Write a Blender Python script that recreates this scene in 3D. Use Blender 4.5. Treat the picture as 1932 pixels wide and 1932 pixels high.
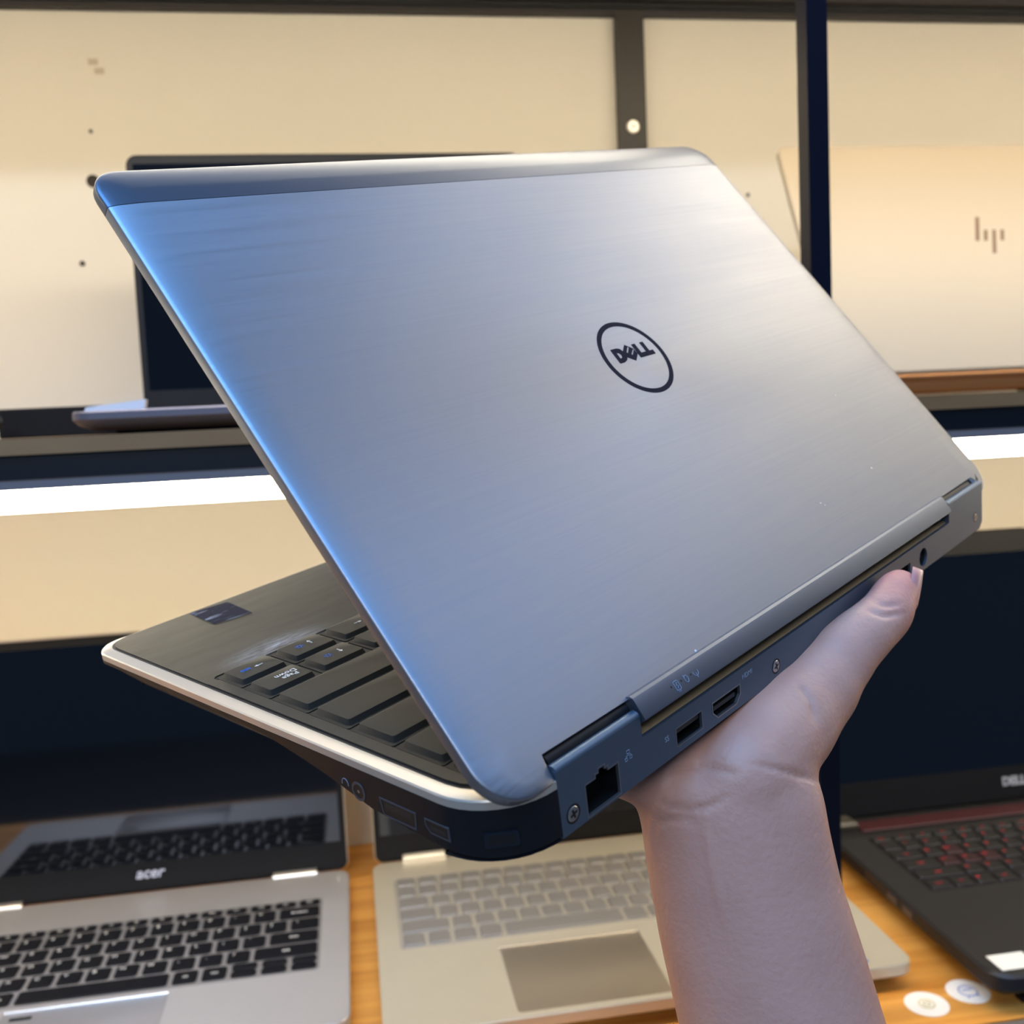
import bpy, bmesh, math, random
from mathutils import Vector, Matrix
random.seed(7)
SC = bpy.context.scene
for o in list(bpy.data.objects): bpy.data.objects.remove(o, do_unlink=True)
COL = SC.collection
CZ = 1.148            # camera height above the floor; the table top is 0.75

# ------------------------------------------------------------------ camera
cam_d = bpy.data.cameras.new('camera'); cam = bpy.data.objects.new('camera', cam_d); COL.objects.link(cam)
yaw, pit, rol = math.radians(8.9911), math.radians(5.4614), math.radians(2.6999)
cy, sy, cp, sp, cr, sr = math.cos(yaw), math.sin(yaw), math.cos(pit), math.sin(pit), math.cos(rol), math.sin(rol)
fw = Vector((sy*cp, cy*cp, -sp)); rt0 = Vector((cy, -sy, 0)); dn0 = fw.cross(rt0)
rt = rt0*cr + dn0*sr; dn = -rt0*sr + dn0*cr
CAM_R, CAM_D, CAM_F = rt, dn, fw
m = Matrix((rt, -dn, -fw)).transposed().to_4x4(); m.translation = (0, 0, CZ)
cam.matrix_world = m
cam_d.sensor_width = 36; cam_d.sensor_fit = 'HORIZONTAL'; cam_d.lens = 36
cam_d.clip_start = 0.01
cam_d.dof.use_dof = True; cam_d.dof.focus_distance = 0.31; cam_d.dof.aperture_fstop = 16
SC.camera = cam

# ------------------------------------------------------------------ world, lamps, exposure
SC.view_settings.view_transform = 'Standard'; SC.view_settings.look = 'None'
SC.view_settings.exposure = 0.0; SC.view_settings.gamma = 1.0; SC.view_settings.use_curve_mapping = False
W = bpy.data.worlds.new('world'); SC.world = W; W.use_nodes = True
bg = W.node_tree.nodes['Background']; bg.inputs[0].default_value = (0.24, 0.44, 0.85, 1); bg.inputs[1].default_value = 0.17

def area(name, loc, target, sx, sy_, energy, color):
    l = bpy.data.lights.new(name, 'AREA'); l.shape = 'RECTANGLE'; l.size = sx; l.size_y = sy_
    l.energy = energy; l.color = color
    o = bpy.data.objects.new(name, l); COL.objects.link(o); o.location = loc
    o.rotation_euler = (Vector(target) - Vector(loc)).to_track_quat('-Z', 'Y').to_euler()
    return o
# cool daylight-white ceiling panel over the aisle, cool ceiling tube behind the photographer
area('ceiling_panel_light', (-0.35, -0.30, CZ+1.45), (-0.30, -0.25, 0), 1.4, 1.1, 46, (0.16, 0.45, 1.0))
area('added_lid_fill_light', (1.55, 0.25, CZ+1.45), (1.5, 0.25, 0), 1.6, 1.4, 9, (0.80, 0.84, 1.0))  # added fill lamp out of view, lifts the lid's centre and right
area('ceiling_tube_light', (-0.8, -2.4, CZ+1.46), (0.0, 0.9, CZ+0.1), 1.2, 0.14, 44, (0.70, 0.80, 1.0))

# ------------------------------------------------------------------ helpers
def lin(c):
    f = lambda v: v/12.92 if v <= 0.04045 else ((v+0.055)/1.055)**2.4
    return tuple(f(v/255.0) for v in c) + (1,)
MATS = {}
def mat(name, rgb, rough=0.5, metal=0.0, spec=0.5, aniso=0, emit=None, es=0, coat=0, noise=None, bump=None, sss=0):
    if name in MATS: return MATS[name]
    M = bpy.data.materials.new(name); M.use_nodes = True; nt = M.node_tree; p = nt.nodes['Principled BSDF']
    p.inputs['Base Color'].default_value = lin(rgb); p.inputs['Roughness'].default_value = rough
    p.inputs['Metallic'].default_value = metal; p.inputs['Specular IOR Level'].default_value = spec
    p.inputs['Anisotropic'].default_value = aniso; p.inputs['Coat Weight'].default_value = coat
    if sss:
        p.inputs['Subsurface Weight'].default_value = sss; p.inputs['Subsurface Radius'].default_value = (1, .35, .2)
        p.inputs['Subsurface Scale'].default_value = 0.004
    if emit: p.inputs['Emission Color'].default_value = lin(emit); p.inputs['Emission Strength'].default_value = es
    if noise or bump:
        tc = nt.nodes.new('ShaderNodeTexCoord')
    if noise:   # (scale xyz, amount, detail)
        mp = nt.nodes.new('ShaderNodeMapping'); mp.inputs['Scale'].default_value = noise[0]
        nz = nt.nodes.new('ShaderNodeTexNoise'); nz.inputs['Scale'].default_value = 1; nz.inputs['Detail'].default_value = noise[2]
        nt.links.new(tc.outputs['Object'], mp.inputs[0]); nt.links.new(mp.outputs[0], nz.inputs['Vector'])
        mx = nt.nodes.new('ShaderNodeMix'); mx.data_type = 'RGBA'; mx.blend_type = 'MIX'
        d = noise[1]; c = lin(rgb)
        mx.inputs[6].default_value = tuple(v*(1-d) for v in c[:3])+(1,); mx.inputs[7].default_value = tuple(min(1, v*(1+d)) for v in c[:3])+(1,)
        nt.links.new(nz.outputs['Fac'], mx.inputs[0]); nt.links.new(mx.outputs[2], p.inputs['Base Color'])
    if bump:    # (scale xyz, strength, distance)
        mp = nt.nodes.new('ShaderNodeMapping'); mp.inputs['Scale'].default_value = bump[0]
        nz = nt.nodes.new('ShaderNodeTexNoise'); nz.inputs['Scale'].default_value = 1; nz.inputs['Detail'].default_value = 4
        nt.links.new(tc.outputs['Object'], mp.inputs[0]); nt.links.new(mp.outputs[0], nz.inputs['Vector'])
        b = nt.nodes.new('ShaderNodeBump'); b.inputs['Strength'].default_value = bump[1]; b.inputs['Distance'].default_value = bump[2]
        nt.links.new(nz.outputs['Fac'], b.inputs['Height']); nt.links.new(b.outputs[0], p.inputs['Normal'])
    MATS[name] = M
    return M

class MB:
    def __init__(s): s.v = []; s.f = []
    def add(s, vs, fs, k=1.0):
        n = len(s.v); s.v += [tuple(c*k for c in p) for p in vs]; s.f += [tuple(i+n for i in f) for f in fs]; return s
    def box(s, x0, x1, y0, y1, z0, z1, k=1.0, b=0):
        if b:
            return s.prism([(x0, y0), (x1, y0), (x1, y1), (x0, y1)], [(b, z0), (0, z0+b), (0, z1-b), (b, z1)], k)
        vs = [(x, y, z) for z in (z0, z1) for x, y in ((x0, y0), (x1, y0), (x1, y1), (x0, y1))]
        return s.add(vs, [(3, 2, 1, 0), (4, 5, 6, 7), (0, 1, 5, 4), (1, 2, 6, 5), (2, 3, 7, 6), (3, 0, 4, 7)], k)
    def rings(s, rings, k=1.0, cap0=True, cap1=True, close=True):
        n = len(rings[0]); vs = [p for r in rings for p in r]; fs = []
        for a in range(len(rings)-1):
            for i in range(n if close else n-1):
                j = (i+1) % n; fs.append((a*n+i, a*n+j, (a+1)*n+j, (a+1)*n+i))
        if cap0: fs.append(tuple(reversed(range(n))))
        if cap1: fs.append(tuple(range((len(rings)-1)*n, len(rings)*n)))
        return s.add(vs, fs, k)
    def prism(s, outline, prof, k=1.0, scale=None):
        """outline ccw polygon; prof = [(inset, z)...] bottom to top"""
        return s.rings([[(x, y, z) for x, y in inset(outline, d, scale)] for d, z in prof], k)
    def cyl(s, c, axis, r, h, n=20, k=1.0, r2=None, hole=0):
        a = Vector(axis).normalized(); u = a.orthogonal().normalized(); w = a.cross(u); c = Vector(c)
        R = lambda rr, t: [tuple(c+a*t+u*rr*math.cos(2*math.pi*i/n)+w*rr*math.sin(2*math.pi*i/n)) for i in range(n)]
        r2 = r if r2 is None else r2
        if hole:
            return s.rings([R(hole, 0), R(r, 0), R(r2, h), R(hole, h), R(hole, 0)], k, False, False)
        return s.rings([R(r, 0), R(r2, h)], k)
    def tube(s, pts, r, n=8, k=1.0):
        pts = [Vector(p) for p in pts]; rs = []
        for i, p in enumerate(pts):
            t = (pts[min(i+1, len(pts)-1)]-pts[max(i-1, 0)]).normalized()
            u = t.orthogonal().normalized() if i == 0 else (u0 - t*u0.dot(t)).normalized()
            u0 = u; w = t.cross(u)
            rs.append([tuple(p+u*r*math.cos(2*math.pi*j/n)+w*r*math.sin(2*math.pi*j/n)) for j in range(n)])
        return s.rings(rs, k)
    def extrude_x(s, prof, x0, x1, k=1.0):
        """closed (y, z) profile swept along x"""
        return s.rings([[(x0, y, z) for y, z in prof], [(x1, y, z) for y, z in prof]], k)
    def mesh(s, name):
        me = bpy.data.meshes.new(name); me.from_pydata(s.v, [], s.f)
        bm = bmesh.new(); bm.from_mesh(me); bmesh.ops.recalc_face_normals(bm, faces=bm.faces); bm.to_mesh(me); bm.free()
        return me
    def build(s, name, material, parent=None, smooth=35, loc=None, **pr):
        return link(name, s.mesh(name), material, parent, smooth, loc, **pr)

def inset(poly, d, scale=None):
    if not d: return list(poly)
    n = len(poly); out = []
    for i in range(n):
        p0, p, p1 = Vector(poly[i-1]), Vector(poly[i]), Vector(poly[(i+1) % n])
        e0, e1 = (p-p0), (p1-p)
        if e0.length < 1e-9: e0 = e1
        if e1.length < 1e-9: e1 = e0
        n0 = Vector((-e0.y, e0.x)).normalized(); n1 = Vector((-e1.y, e1.x)).normalized()
        nn = (n0+n1)
        nn = nn.normalized() if nn.length > 1e-6 else n0
        q = max(0.5, nn.dot(n1)); dd = d/q*(scale[i] if scale else 1)
        out.append((p.x+nn.x*dd, p.y+nn.y*dd))
    return out

def link(name, me, material, parent=None, smooth=35, loc=None, **pr):
    o = bpy.data.objects.new(name, me); COL.objects.link(o)
    if material is not None and not me.materials: me.materials.append(material)
    if smooth and not me.get('sm'):
        me['sm'] = 1
        for p in me.polygons: p.use_smooth = True
        bm = bmesh.new(); bm.from_mesh(me); a = math.radians(smooth)
        for e in bm.edges:
            if len(e.link_faces) == 2 and e.calc_face_angle(0) > a: e.smooth = False
        bm.to_mesh(me); bm.free()
    if parent: o.parent = parent
    if loc: o.location = loc
    for k, v in pr.items(): o[k] = v
    return o

def tag(o, label, cat, group=None):
    o['label'] = label; o['category'] = cat
    if group: o['group'] = group
    return o
def thing(name, label, cat, loc, rz=0, group=None):
    o = bpy.data.objects.new(name, None); COL.objects.link(o); o.location = loc; o.rotation_euler = (0, 0, rz)
    o.empty_display_size = 0.05
    return tag(o, label, cat, group)

def rrect(x0, x1, y0, y1, r, seg=4):
    """rounded rectangle, ccw; r = radius or (bottom-left, bottom-right, top-right, top-left)"""
    if not isinstance(r, (tuple, list)): r = (r,)*4
    out = []
    for (cx, cy_, a0, rr) in ((x0+r[0], y0+r[0], 180, r[0]), (x1-r[1], y0+r[1], 270, r[1]), (x1-r[2], y1-r[2], 0, r[2]), (x0+r[3], y1-r[3], 90, r[3])):
        for i in range(seg+1):
            a = math.radians(a0+90*i/seg); out.append((cx+rr*math.cos(a), cy_+rr*math.sin(a)))
    return out

def curve_fill(name, loops, depth):
    """flat polygons (outer loops and holes) in xy, extruded by depth centred on z=0, as a mesh"""
    cu = bpy.data.curves.new(name, 'CURVE'); cu.dimensions = '2D'; cu.fill_mode = 'BOTH'; cu.extrude = depth/2
    for L in loops:
        sp_ = cu.splines.new('POLY'); sp_.points.add(len(L)-1); sp_.use_cyclic_u = True
        for q, (x, y) in zip(sp_.points, L): q.co = (x, y, 0, 1)
    o = bpy.data.objects.new(name, cu); COL.objects.link(o)
    me = bpy.data.meshes.new_from_object(o.evaluated_get(bpy.context.evaluated_depsgraph_get()))
    bpy.data.objects.remove(o); bpy.data.curves.remove(cu); me.name = name
    return me
TXT = {}
def text_mesh(s, size, bold=0.0, shear=0.0, depth=0.00004, spacing=1.0, line=0.8, key2=''):
    key = (s, size, bold, shear, depth, key2)
    if key in TXT: return TXT[key]
    cu = bpy.data.curves.new('legend', 'FONT'); cu.body = s; cu.size = size; cu.align_x = 'CENTER'; cu.align_y = 'CENTER'
    cu.offset = bold; cu.shear = shear; cu.extrude = depth; cu.space_character = spacing; cu.resolution_u = 3; cu.space_line = line
    o = bpy.data.objects.new('legend', cu); COL.objects.link(o)
    me = bpy.data.meshes.new_from_object(o.evaluated_get(bpy.context.evaluated_depsgraph_get()))
    bpy.data.objects.remove(o); bpy.data.curves.remove(cu); me.name = 'legend'
    TXT[key] = me
    return me
def xform(me, M): me.transform(M); return me
def V(x, y, z): return Vector((x, y, z+CZ))     # scene point given relative to the camera height

# ------------------------------------------------------------------ materials
def brushed(name, rgb, rough, aniso, sc, amt):
    M = mat(name, rgb, rough, 1.0, aniso=aniso); nt = M.node_tree; p = nt.nodes['Principled BSDF']
    tc = nt.nodes.new('ShaderNodeTexCoord'); mp = nt.nodes.new('ShaderNodeMapping'); mp.inputs['Scale'].default_value = sc
    nz = nt.nodes.new('ShaderNodeTexNoise'); nz.inputs['Scale'].default_value = 1; nz.inputs['Detail'].default_value = 3
    nt.links.new(tc.outputs['Object'], mp.inputs[0]); nt.links.new(mp.outputs[0], nz.inputs['Vector'])
    r = nt.nodes.new('ShaderNodeMapRange'); r.inputs[3].default_value = rough-amt; r.inputs[4].default_value = rough+amt
    nt.links.new(nz.outputs['Fac'], r.inputs[0]); nt.links.new(r.outputs[0], p.inputs['Roughness'])
    b = nt.nodes.new('ShaderNodeBump'); b.inputs['Strength'].default_value = 0.02; b.inputs['Distance'].default_value = 0.0002
    nt.links.new(nz.outputs['Fac'], b.inputs['Height']); nt.links.new(b.outputs[0], p.inputs['Normal'])
    return M
M_LID = brushed('brushed_aluminium', (152, 154, 160), 0.48, 0.3, (14, 1100, 1100), 0.10)
M_CAP = mat('grey_plastic_cap', (96, 102, 114), 0.36, 0.75)
M_BAND = mat('satin_metal_band', (190, 182, 168), 0.36, 0.5)
M_SHELL = mat('dark_shell', (13, 16, 21), 0.5, 0.0, .3, bump=((900, 900, 900), .15, .0002))
M_REAR = mat('dark_rear_metal', (96, 112, 128), 0.42, 0.75)
M_BAR = mat('hinge_bar_metal', (106, 112, 124), 0.38, 0.85)
M_PORT = mat('port_black', (6, 7, 9), 0.5)
M_PORTEDGE = mat('port_rim_metal', (150, 152, 155), 0.35, 0.9)
M_GOLD = mat('contact_gold', (190, 160, 90), 0.35, 1.0)
M_KEY = mat('key_black', (40, 38, 32), 0.6, spec=.3)
M_TRAY = mat('key_tray_black', (12, 12, 13), 0.6)
M_RUB = mat('black_gasket', (10, 10, 12), 0.6)
M_WHITE = mat('legend_white', (225, 222, 215), 0.6)
M_BLUE = mat('legend_blue', (70, 120, 200), 0.6)
M_GREYMARK = mat('legend_grey', (138, 150, 166), 0.6)
M_LOGO = mat('logo_dark', (12, 15, 34), 0.7, spec=.1)
M_SCREEN = mat('glossy_screen', (4, 5, 8), 0.05, spec=1.0)
M_BEZEL = mat('bezel_black', (12, 12, 14), 0.5, spec=.3)
M_SCREW = mat('screw_steel', (190, 190, 190), 0.3, 1.0)

def deck_material():
    M = mat('soft_touch_deck', (50, 46, 39), 0.42, spec=.28); nt = M.node_tree; p = nt.nodes['Principled BSDF']
    tc = nt.nodes.new('ShaderNodeTexCoord')
    # worn, polished patches along the palm rest edge
    nz = nt.nodes.new('ShaderNodeTexNoise'); nz.inputs['Scale'].default_value = 60; nz.inputs['Detail'].default_value = 5
    mp = nt.nodes.new('ShaderNodeMapping'); mp.inputs['Scale'].default_value = (0.6, 2.2, 1)
    nt.links.new(tc.outputs['Object'], mp.inputs[0]); nt.links.new(mp.outputs[0], nz.inputs['Vector'])
    sub = nt.nodes.new('ShaderNodeVectorMath'); sub.operation = 'DISTANCE'; sub.inputs[1].default_value = (0.036, 0.1425, 0)
    mp2 = nt.nodes.new('ShaderNodeMapping'); mp2.inputs['Scale'].default_value = (1, 2.4, 0); sub.inputs[1].default_value = (0.036, 0.1425*2.4, 0)
    nt.links.new(tc.outputs['Object'], mp2.inputs[0]); nt.links.new(mp2.outputs[0], sub.inputs[0])
    mr = nt.nodes.new('ShaderNodeMapRange'); mr.inputs[1].default_value = 0.024; mr.inputs[2].default_value = 0.002
    nt.links.new(sub.outputs['Value'], mr.inputs[0])
    mp3 = nt.nodes.new('ShaderNodeMapping'); mp3.inputs['Scale'].default_value = (120, 700, 1); mp3.inputs['Rotation'].default_value = (0, 0, .15)
    n3 = nt.nodes.new('ShaderNodeTexNoise'); n3.inputs['Scale'].default_value = 1; n3.inputs['Detail'].default_value = 8; n3.inputs['Roughness'].default_value = .7
    nt.links.new(tc.outputs['Object'], mp3.inputs[0]); nt.links.new(mp3.outputs[0], n3.inputs['Vector'])
    m3 = nt.nodes.new('ShaderNodeMapRange'); m3.inputs[1].default_value = .38; m3.inputs[2].default_value = .72; nt.links.new(n3.outputs['Fac'], m3.inputs[0])
    mu = nt.nodes.new('ShaderNodeMath'); mu.operation = 'MULTIPLY'; nt.links.new(mr.outputs[0], mu.inputs[0]); nt.links.new(m3.outputs[0], mu.inputs[1])
    mx = nt.nodes.new('ShaderNodeMix'); mx.data_type = 'RGBA'; mx.inputs[6].default_value = lin((50, 46, 39)); mx.inputs[7].default_value = lin((165, 168, 172))
    nt.links.new(mu.outputs[0], mx.inputs[0]); nt.links.new(mx.outputs[2], p.inputs['Base Color'])
    r = nt.nodes.new('ShaderNodeMapRange'); r.inputs[3].default_value = 0.34; r.inputs[4].default_value = 0.55
    nt.links.new(nz.outputs['Fac'], r.inputs[0]); nt.links.new(r.outputs[0], p.inputs['Roughness'])
    return M
M_DECK = deck_material()

def wood_material(name, c0, c1, sc=(3.0, 55, 10)):
    M = mat(name, c0, 0.38, spec=0.4); nt = M.node_tree; p = nt.nodes['Principled BSDF']
    tc = nt.nodes.new('ShaderNodeTexCoord'); mp = nt.nodes.new('ShaderNodeMapping'); mp.inputs['Scale'].default_value = sc
    nz = nt.nodes.new('ShaderNodeTexNoise'); nz.inputs['Scale'].default_value = 1; nz.inputs['Detail'].default_value = 6; nz.inputs['Distortion'].default_value = 0.6
    nt.links.new(tc.outputs['Object'], mp.inputs[0]); nt.links.new(mp.outputs[0], nz.inputs['Vector'])
    cr_ = nt.nodes.new('ShaderNodeValToRGB'); cr_.color_ramp.elements[0].position = .32; cr_.color_ramp.elements[0].color = lin(c1)
    cr_.color_ramp.elements[1].position = .62; cr_.color_ramp.elements[1].color = lin(c0)
    nt.links.new(nz.outputs['Fac'], cr_.inputs[0]); nt.links.new(cr_.outputs[0], p.inputs['Base Color'])
    return M
M_WOOD = wood_material('oak_laminate', (226, 162, 78), (186, 120, 46))
M_SHELFWOOD = wood_material('brown_shelf_board', (156, 118, 78), (120, 88, 56))
M_STEEL = mat('black_painted_steel', (15, 16, 20), 0.35, spec=0.5)
M_WALL = mat('cream_wall_paint', (226, 219, 203), 0.7, spec=0.2, noise=((3, 3, 3), .05, 3))

# ------------------------------------------------------------------ the setting
wall = MB().box(-2.6, 3.2, 0.95, 1.05, -CZ, 1.75).build('wall_back', M_WALL, loc=(0, 0, CZ), kind='structure')
MB().box(-2.6, 3.2, -3.2, 0.95, -0.06, 0).build('floor', mat('grey_floor_tile', (120, 116, 110), .4), kind='structure')
for (x, z, r) in ((-0.2010, 0.2163, 0.0055), (-0.1995, 0.258, 0.0016), (-0.2155, 0.147, 0.0022), (0.392, 0.197, 0.0018)):
    b = MB(); b.cyl((x, 0.9502, z), (0, -1, 0), r, .0012, 14, hole=r*.55); b.cyl((x, 0.9502, z), (0, -1, 0), r*.6, .0005, 14)
    b.build('drill_hole', mat('hole_dark', (62, 54, 46), .9), wall)
for (x, z) in ((-0.193, 0.3155), (-0.1885, 0.308)):
    MB().box(x-.004, x+.004, .9492, .9502, z-.0025, z+.0025).build('tape_scrap', mat('tape', (192, 180, 158), .6), wall)

# ------------------------------------------------------------------ table
tb = thing('table', 'long oak laminate display table carrying a row of open laptops', 'table', (0, 0, 0))
MB().box(-1.6, 2.2, .562, .948, .725, .75).build('table_top', M_WOOD, tb)
MB().box(-1.6, 2.2, .557, .562, .722, .7485).build('front_edge_strip', mat('grey_edge_strip', (105, 100, 96), .4, .3), tb)
for x in (-1.5, 2.1):
    for y in (.59, .90): MB().box(x-.02, x+.02, y-.02, y+.02, 0, .725).build('leg', M_STEEL, tb)
MB().box(-1.5, 2.1, .575, .59, .67, .725).build('apron', M_STEEL, tb)

# ------------------------------------------------------------------ shelving
sh = thing('wall_shelving', 'black steel wall shelving with a brown board above the table', 'shelf', (0, 0, 0))
def shelf_level(z, x0=-1.6, x1=2.2):
    MB().box(x0, x1, .5945, .948, z-.009, z).build('shelf_board', M_SHELFWOOD, sh)
    b = MB(); b.box(x0, x1, .597, .602, z-.0225, z-.009); b.box(x0, x1, .602, .625, z-.0225, z-.0205); b.build('front_beam', M_STEEL, sh)
    b = MB(); b.box(x0, x1, .936, .949, z-.030, z-.009); b.build('rear_rail', M_STEEL, sh)
shelf_level(CZ-.0008); shelf_level(CZ+.392)
for x in (-.62, .2905-.013, 1.62):
    b = MB(); b.box(x, x+.013, .580, .5935, .751, CZ+.43, b=.0008); b.build('front_post', mat('navy_black_gloss', (8, 11, 26), .32, spec=.4), sh)
for x in (-.62, .2655, 1.35):
    b = MB(); b.box(x, x+.0262, .940, .949, .752, CZ+.45, b=.0006)
    up = b.build('rear_upright', mat('dark_upright_steel', (44, 40, 34), .45, .3), sh)
    s = MB(); s.cyl((x+.0128, .9402, CZ+.2577), (0, -1, 0), .0062, .0018, 24, r2=.0052); s.build('screw_head', mat('zinc_screw', (214, 208, 194), .35, .6), up)
    s = MB(); s.cyl((x+.0128, .9383, CZ+.2577), (0, -1, 0), .0016, .0003, 10); s.build('screw_recess', M_PORT, up)
b = MB(); b.box(-1.6, 2.2, .9405, .949, CZ+.357, CZ+.384); b.box(-1.6, 2.2, .928, .9405, CZ+.366, CZ+.384); b.build('upper_rail', mat('rail_steel', (40, 36, 36), .5, .2), sh)

def led(z, label):
    t = thing('led_strip', label, 'light', (0, 0, 0))
    b = MB(); b.box(-1.58, 2.18, .599, .6265, z-.0055, z); b.box(-1.58, 2.18, .5975, .6005, z-.0065, z+.0); b.build('channel', mat('led_channel_alu', (120, 112, 110), .6, 0, .2), t)
    b = MB(); b.extrude_x([(.6012, z-.0058), (.6012, z-.0185), (.6035, z-.0195), (.625, z-.0195), (.626, z-.0058)], -1.575, 2.175)
    b.build('diffuser', mat('led_diffuser', (255, 240, 215), .5, emit=(255, 241, 212), es=30.0), t)
led(CZ-.0225, 'glowing warm white strip light under the middle shelf')
led(CZ+.3690, 'warm strip light under the top shelf, above the picture edge')

# ------------------------------------------------------------------ keyboard helper for the table laptops
KEYM = {}
def key_mesh(w, d, h, ins, r, mt):
    k = (round(w, 5), round(d, 5), h, ins, r, mt.name)
    if k not in KEYM:
        b = MB(); o = rrect(-w/2, w/2, -d/2, d/2, r, 1); b.prism(o, [(0, 0), (0, h*.55), (ins, h)])
        me = b.mesh('key'); me.materials.append(mt); KEYM[k] = me
    return KEYM[k]
def keyboard(root, x0, x1, y0, y1, rows, hs, mt, z, gap=.003, h=.0014, legend=None, special=None):
    """rows listed back to front; each row = list of (width units, legend); hs = relative row depth"""
    tot = sum(hs); y = y1
    for row, hh in zip(rows, hs):
        d = (y1-y0)*hh/tot; u = (x1-x0)/sum(abs(k[0]) for k in row); x = x0
        for k in row:
            w = abs(k[0])*u
            parts = [(0, 0)] if k[0] > 0 else [(.25, .5), (-.25, .5)]
            for off, fr in parts:
                dd = d*(fr or 1)
                mm = special if special and k[1] in ('W', 'A', 'S', 'D') and len(k) > 2 else mt
                ko = link('key', key_mesh(w-gap, dd-gap*(.45 if fr else 1), h, .0006, .0016, mm), None, root, 30, (x+w/2, y-d/2+off*d, z))
                if legend and k[1] and fr == 0:
                    big = len(k[1]) == 1
                    lg = link('legend', text_mesh(k[1], .0052 if big else .0030, .00012, key2=legend.name), legend, ko, 0, (-w*.5+.0062 if big else 0, dd*.5-.0062 if big else 0, h+.00005))
            x += w
        y -= d
def ROW(s, first=None, last=None, red=()):
    r = [] if first is None else [first]
    for ch in s: r.append((1, ch, 1) if ch in red else (1, ch))
    if last: r.append(last)
    return r

def slab(root, name, x0, x1, y0, y1, z0, z1, mt, r=.008, b=.001):
    return MB().prism(rrect(x0, x1, y0, y1, r, 5), [(b, z0), (0, z0+b), (0, z1-b), (b*.3, z1-b*.3), (b, z1)]).build(name, mt, root)

def lid_frame(root, x0, x1, yh, zh, tilt, L, t, mt_back, chin, top, side, matte=False, bezel=None):
    """screen half of a table laptop: a back panel, a bezel and the glass, leaning back by tilt"""
    e = Matrix.Translation((0, yh, zh)) @ Matrix.Rotation(-tilt, 4, 'X')
    def put(b, name, mt, par=root):
        me = b.mesh(name); me.transform(e); return link(name, me, mt, par)
    # local: x, thickness along +y (back), height along z
    sw = lambda ol, y0, y1, bb: MB().rings([[(x, y0, z) for x, z in inset(ol, bb)], [(x, y0+bb, z) for x, z in ol], [(x, y1-bb, z) for x, z in ol], [(x, y1, z) for x, z in inset(ol, bb)]])
    back = put(sw(rrect(x0, x1, 0, L, .008, 5), .0008, t, .001), 'lid', mt_back)
    bz = put(sw(rrect(x0+.001, x1-.001, .001, L-.001, .007, 5), 0, .0012, .0004), 'bezel', bezel or M_BEZEL)
    sc = put(MB().box(x0+side, x1-side, -.00015, .0004, chin, L-top), 'screen', M_SCREEN)
    return e, back, bz, sc

# ------------------------------------------------------------------ left table laptop (silver, black keys)
AL = mat('silver_laptop_alu', (188, 184, 180), 0.42, 0.55, noise=((40, 40, 40), .03, 2))
t = thing('laptop', 'silver laptop with black keys mirrored in its glossy screen, leftmost on the table', 'laptop', V(-.183, .630, -.398), 0, 'open laptops on the table')
hw = .163
MB().prism(rrect(-hw, hw, 0, .226, .011, 5), [(.02, .002), (.006, .0065), (.001, .0092), (0, .0105), (0, .0172), (.0006, .018)]).build('base', AL, t)
for sx in (-1, 1):
    for yy in (.02, .205): MB().cyl((sx*.13, yy, 0), (0, 0, 1), .006, .0025, 14).build('rubber_foot', M_RUB, t)
MB().prism(rrect(-.142, .142, .068, .178, .004, 3), [(0, .0180), (.0004, .0182)]).build('key_well', mat('key_well_alu', (150, 146, 143), .45, .5), t)
kr = [[(1, a) for a in ('Esc', 'F1', 'F2', 'F3', 'F4', 'F5', 'F6', 'F7', 'F8', 'F9', 'F10', 'F11', 'F12', 'Prt', 'Del')],
      ROW('`1234567890-=', None, (1.75, 'Backspace')), ROW('QWERTYUIOP[]', (1.5, 'Tab'), (1.25, '\\')),
      ROW("ASDFGHJKL;'", (1.75, 'Caps'), (2.0, 'Enter')), ROW('ZXCVBNM,./', (2.25, 'Shift'), (2.5, 'Shift')),
      [(1, 'Ctrl'), (1, 'Fn'), (1, ''), (1, 'Alt'), (5.2, ''), (1, 'Alt'), (1, 'Ctrl'), (-1.05, ''), (-1.05, ''), (-1.05, '')]]
keyboard(t, -.1415, .1415, .0695, .1765, kr, [.62, 1, 1, 1, 1, 1], mat('matte_black_key', (11, 11, 15), .6, spec=.2), .0183, .0033, .0012, mat('key_legend_pale', (200, 198, 190), .6))
slab(t, 'touchpad', -.0645, .0415, -.0005+.006, .0635, .0174, .01815, mat('touchpad_grey', (166, 162, 160), .4, .5), .004, .0004)
MB().prism(rrect(-.0645, .0415, .0627, .0641, .0005, 1), [(0, .0178), (.0004, .0186)]).build('touchpad_bevel', mat('bright_bevel', (235, 228, 215), .25, .9), t)
MB().box(-.058, -.044, .052, .0555, .0180, .0184).build('fingerprint_sensor', M_RUB, t)
e, back, bz, sc = lid_frame(t, -hw, hw, .2285, .0165, math.radians(2), .2185, .007, AL, .026, .008, .006)
for sx in (-1, 1):
    MB().cyl((sx*.118-.018, .2275, .0165), (1, 0, 0), .0048, .036, 16).build('hinge', mat('hinge_silver', (215, 208, 196), .3, .8), t)
lg = text_mesh('acer', .0128, .0002, .25, .0001).copy(); lg.transform(e @ Matrix.Translation((0, -.0002, .0165)) @ Matrix.Rotation(math.radians(90), 4, 'X'))
link('logo', lg, mat('logo_silver', (205, 208, 225), .35, .3), bz, 0)
MB().box(hw-.009, hw-.008, .205, .214, .0180, .0182).build('edge_mark', M_WHITE, t)

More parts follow.
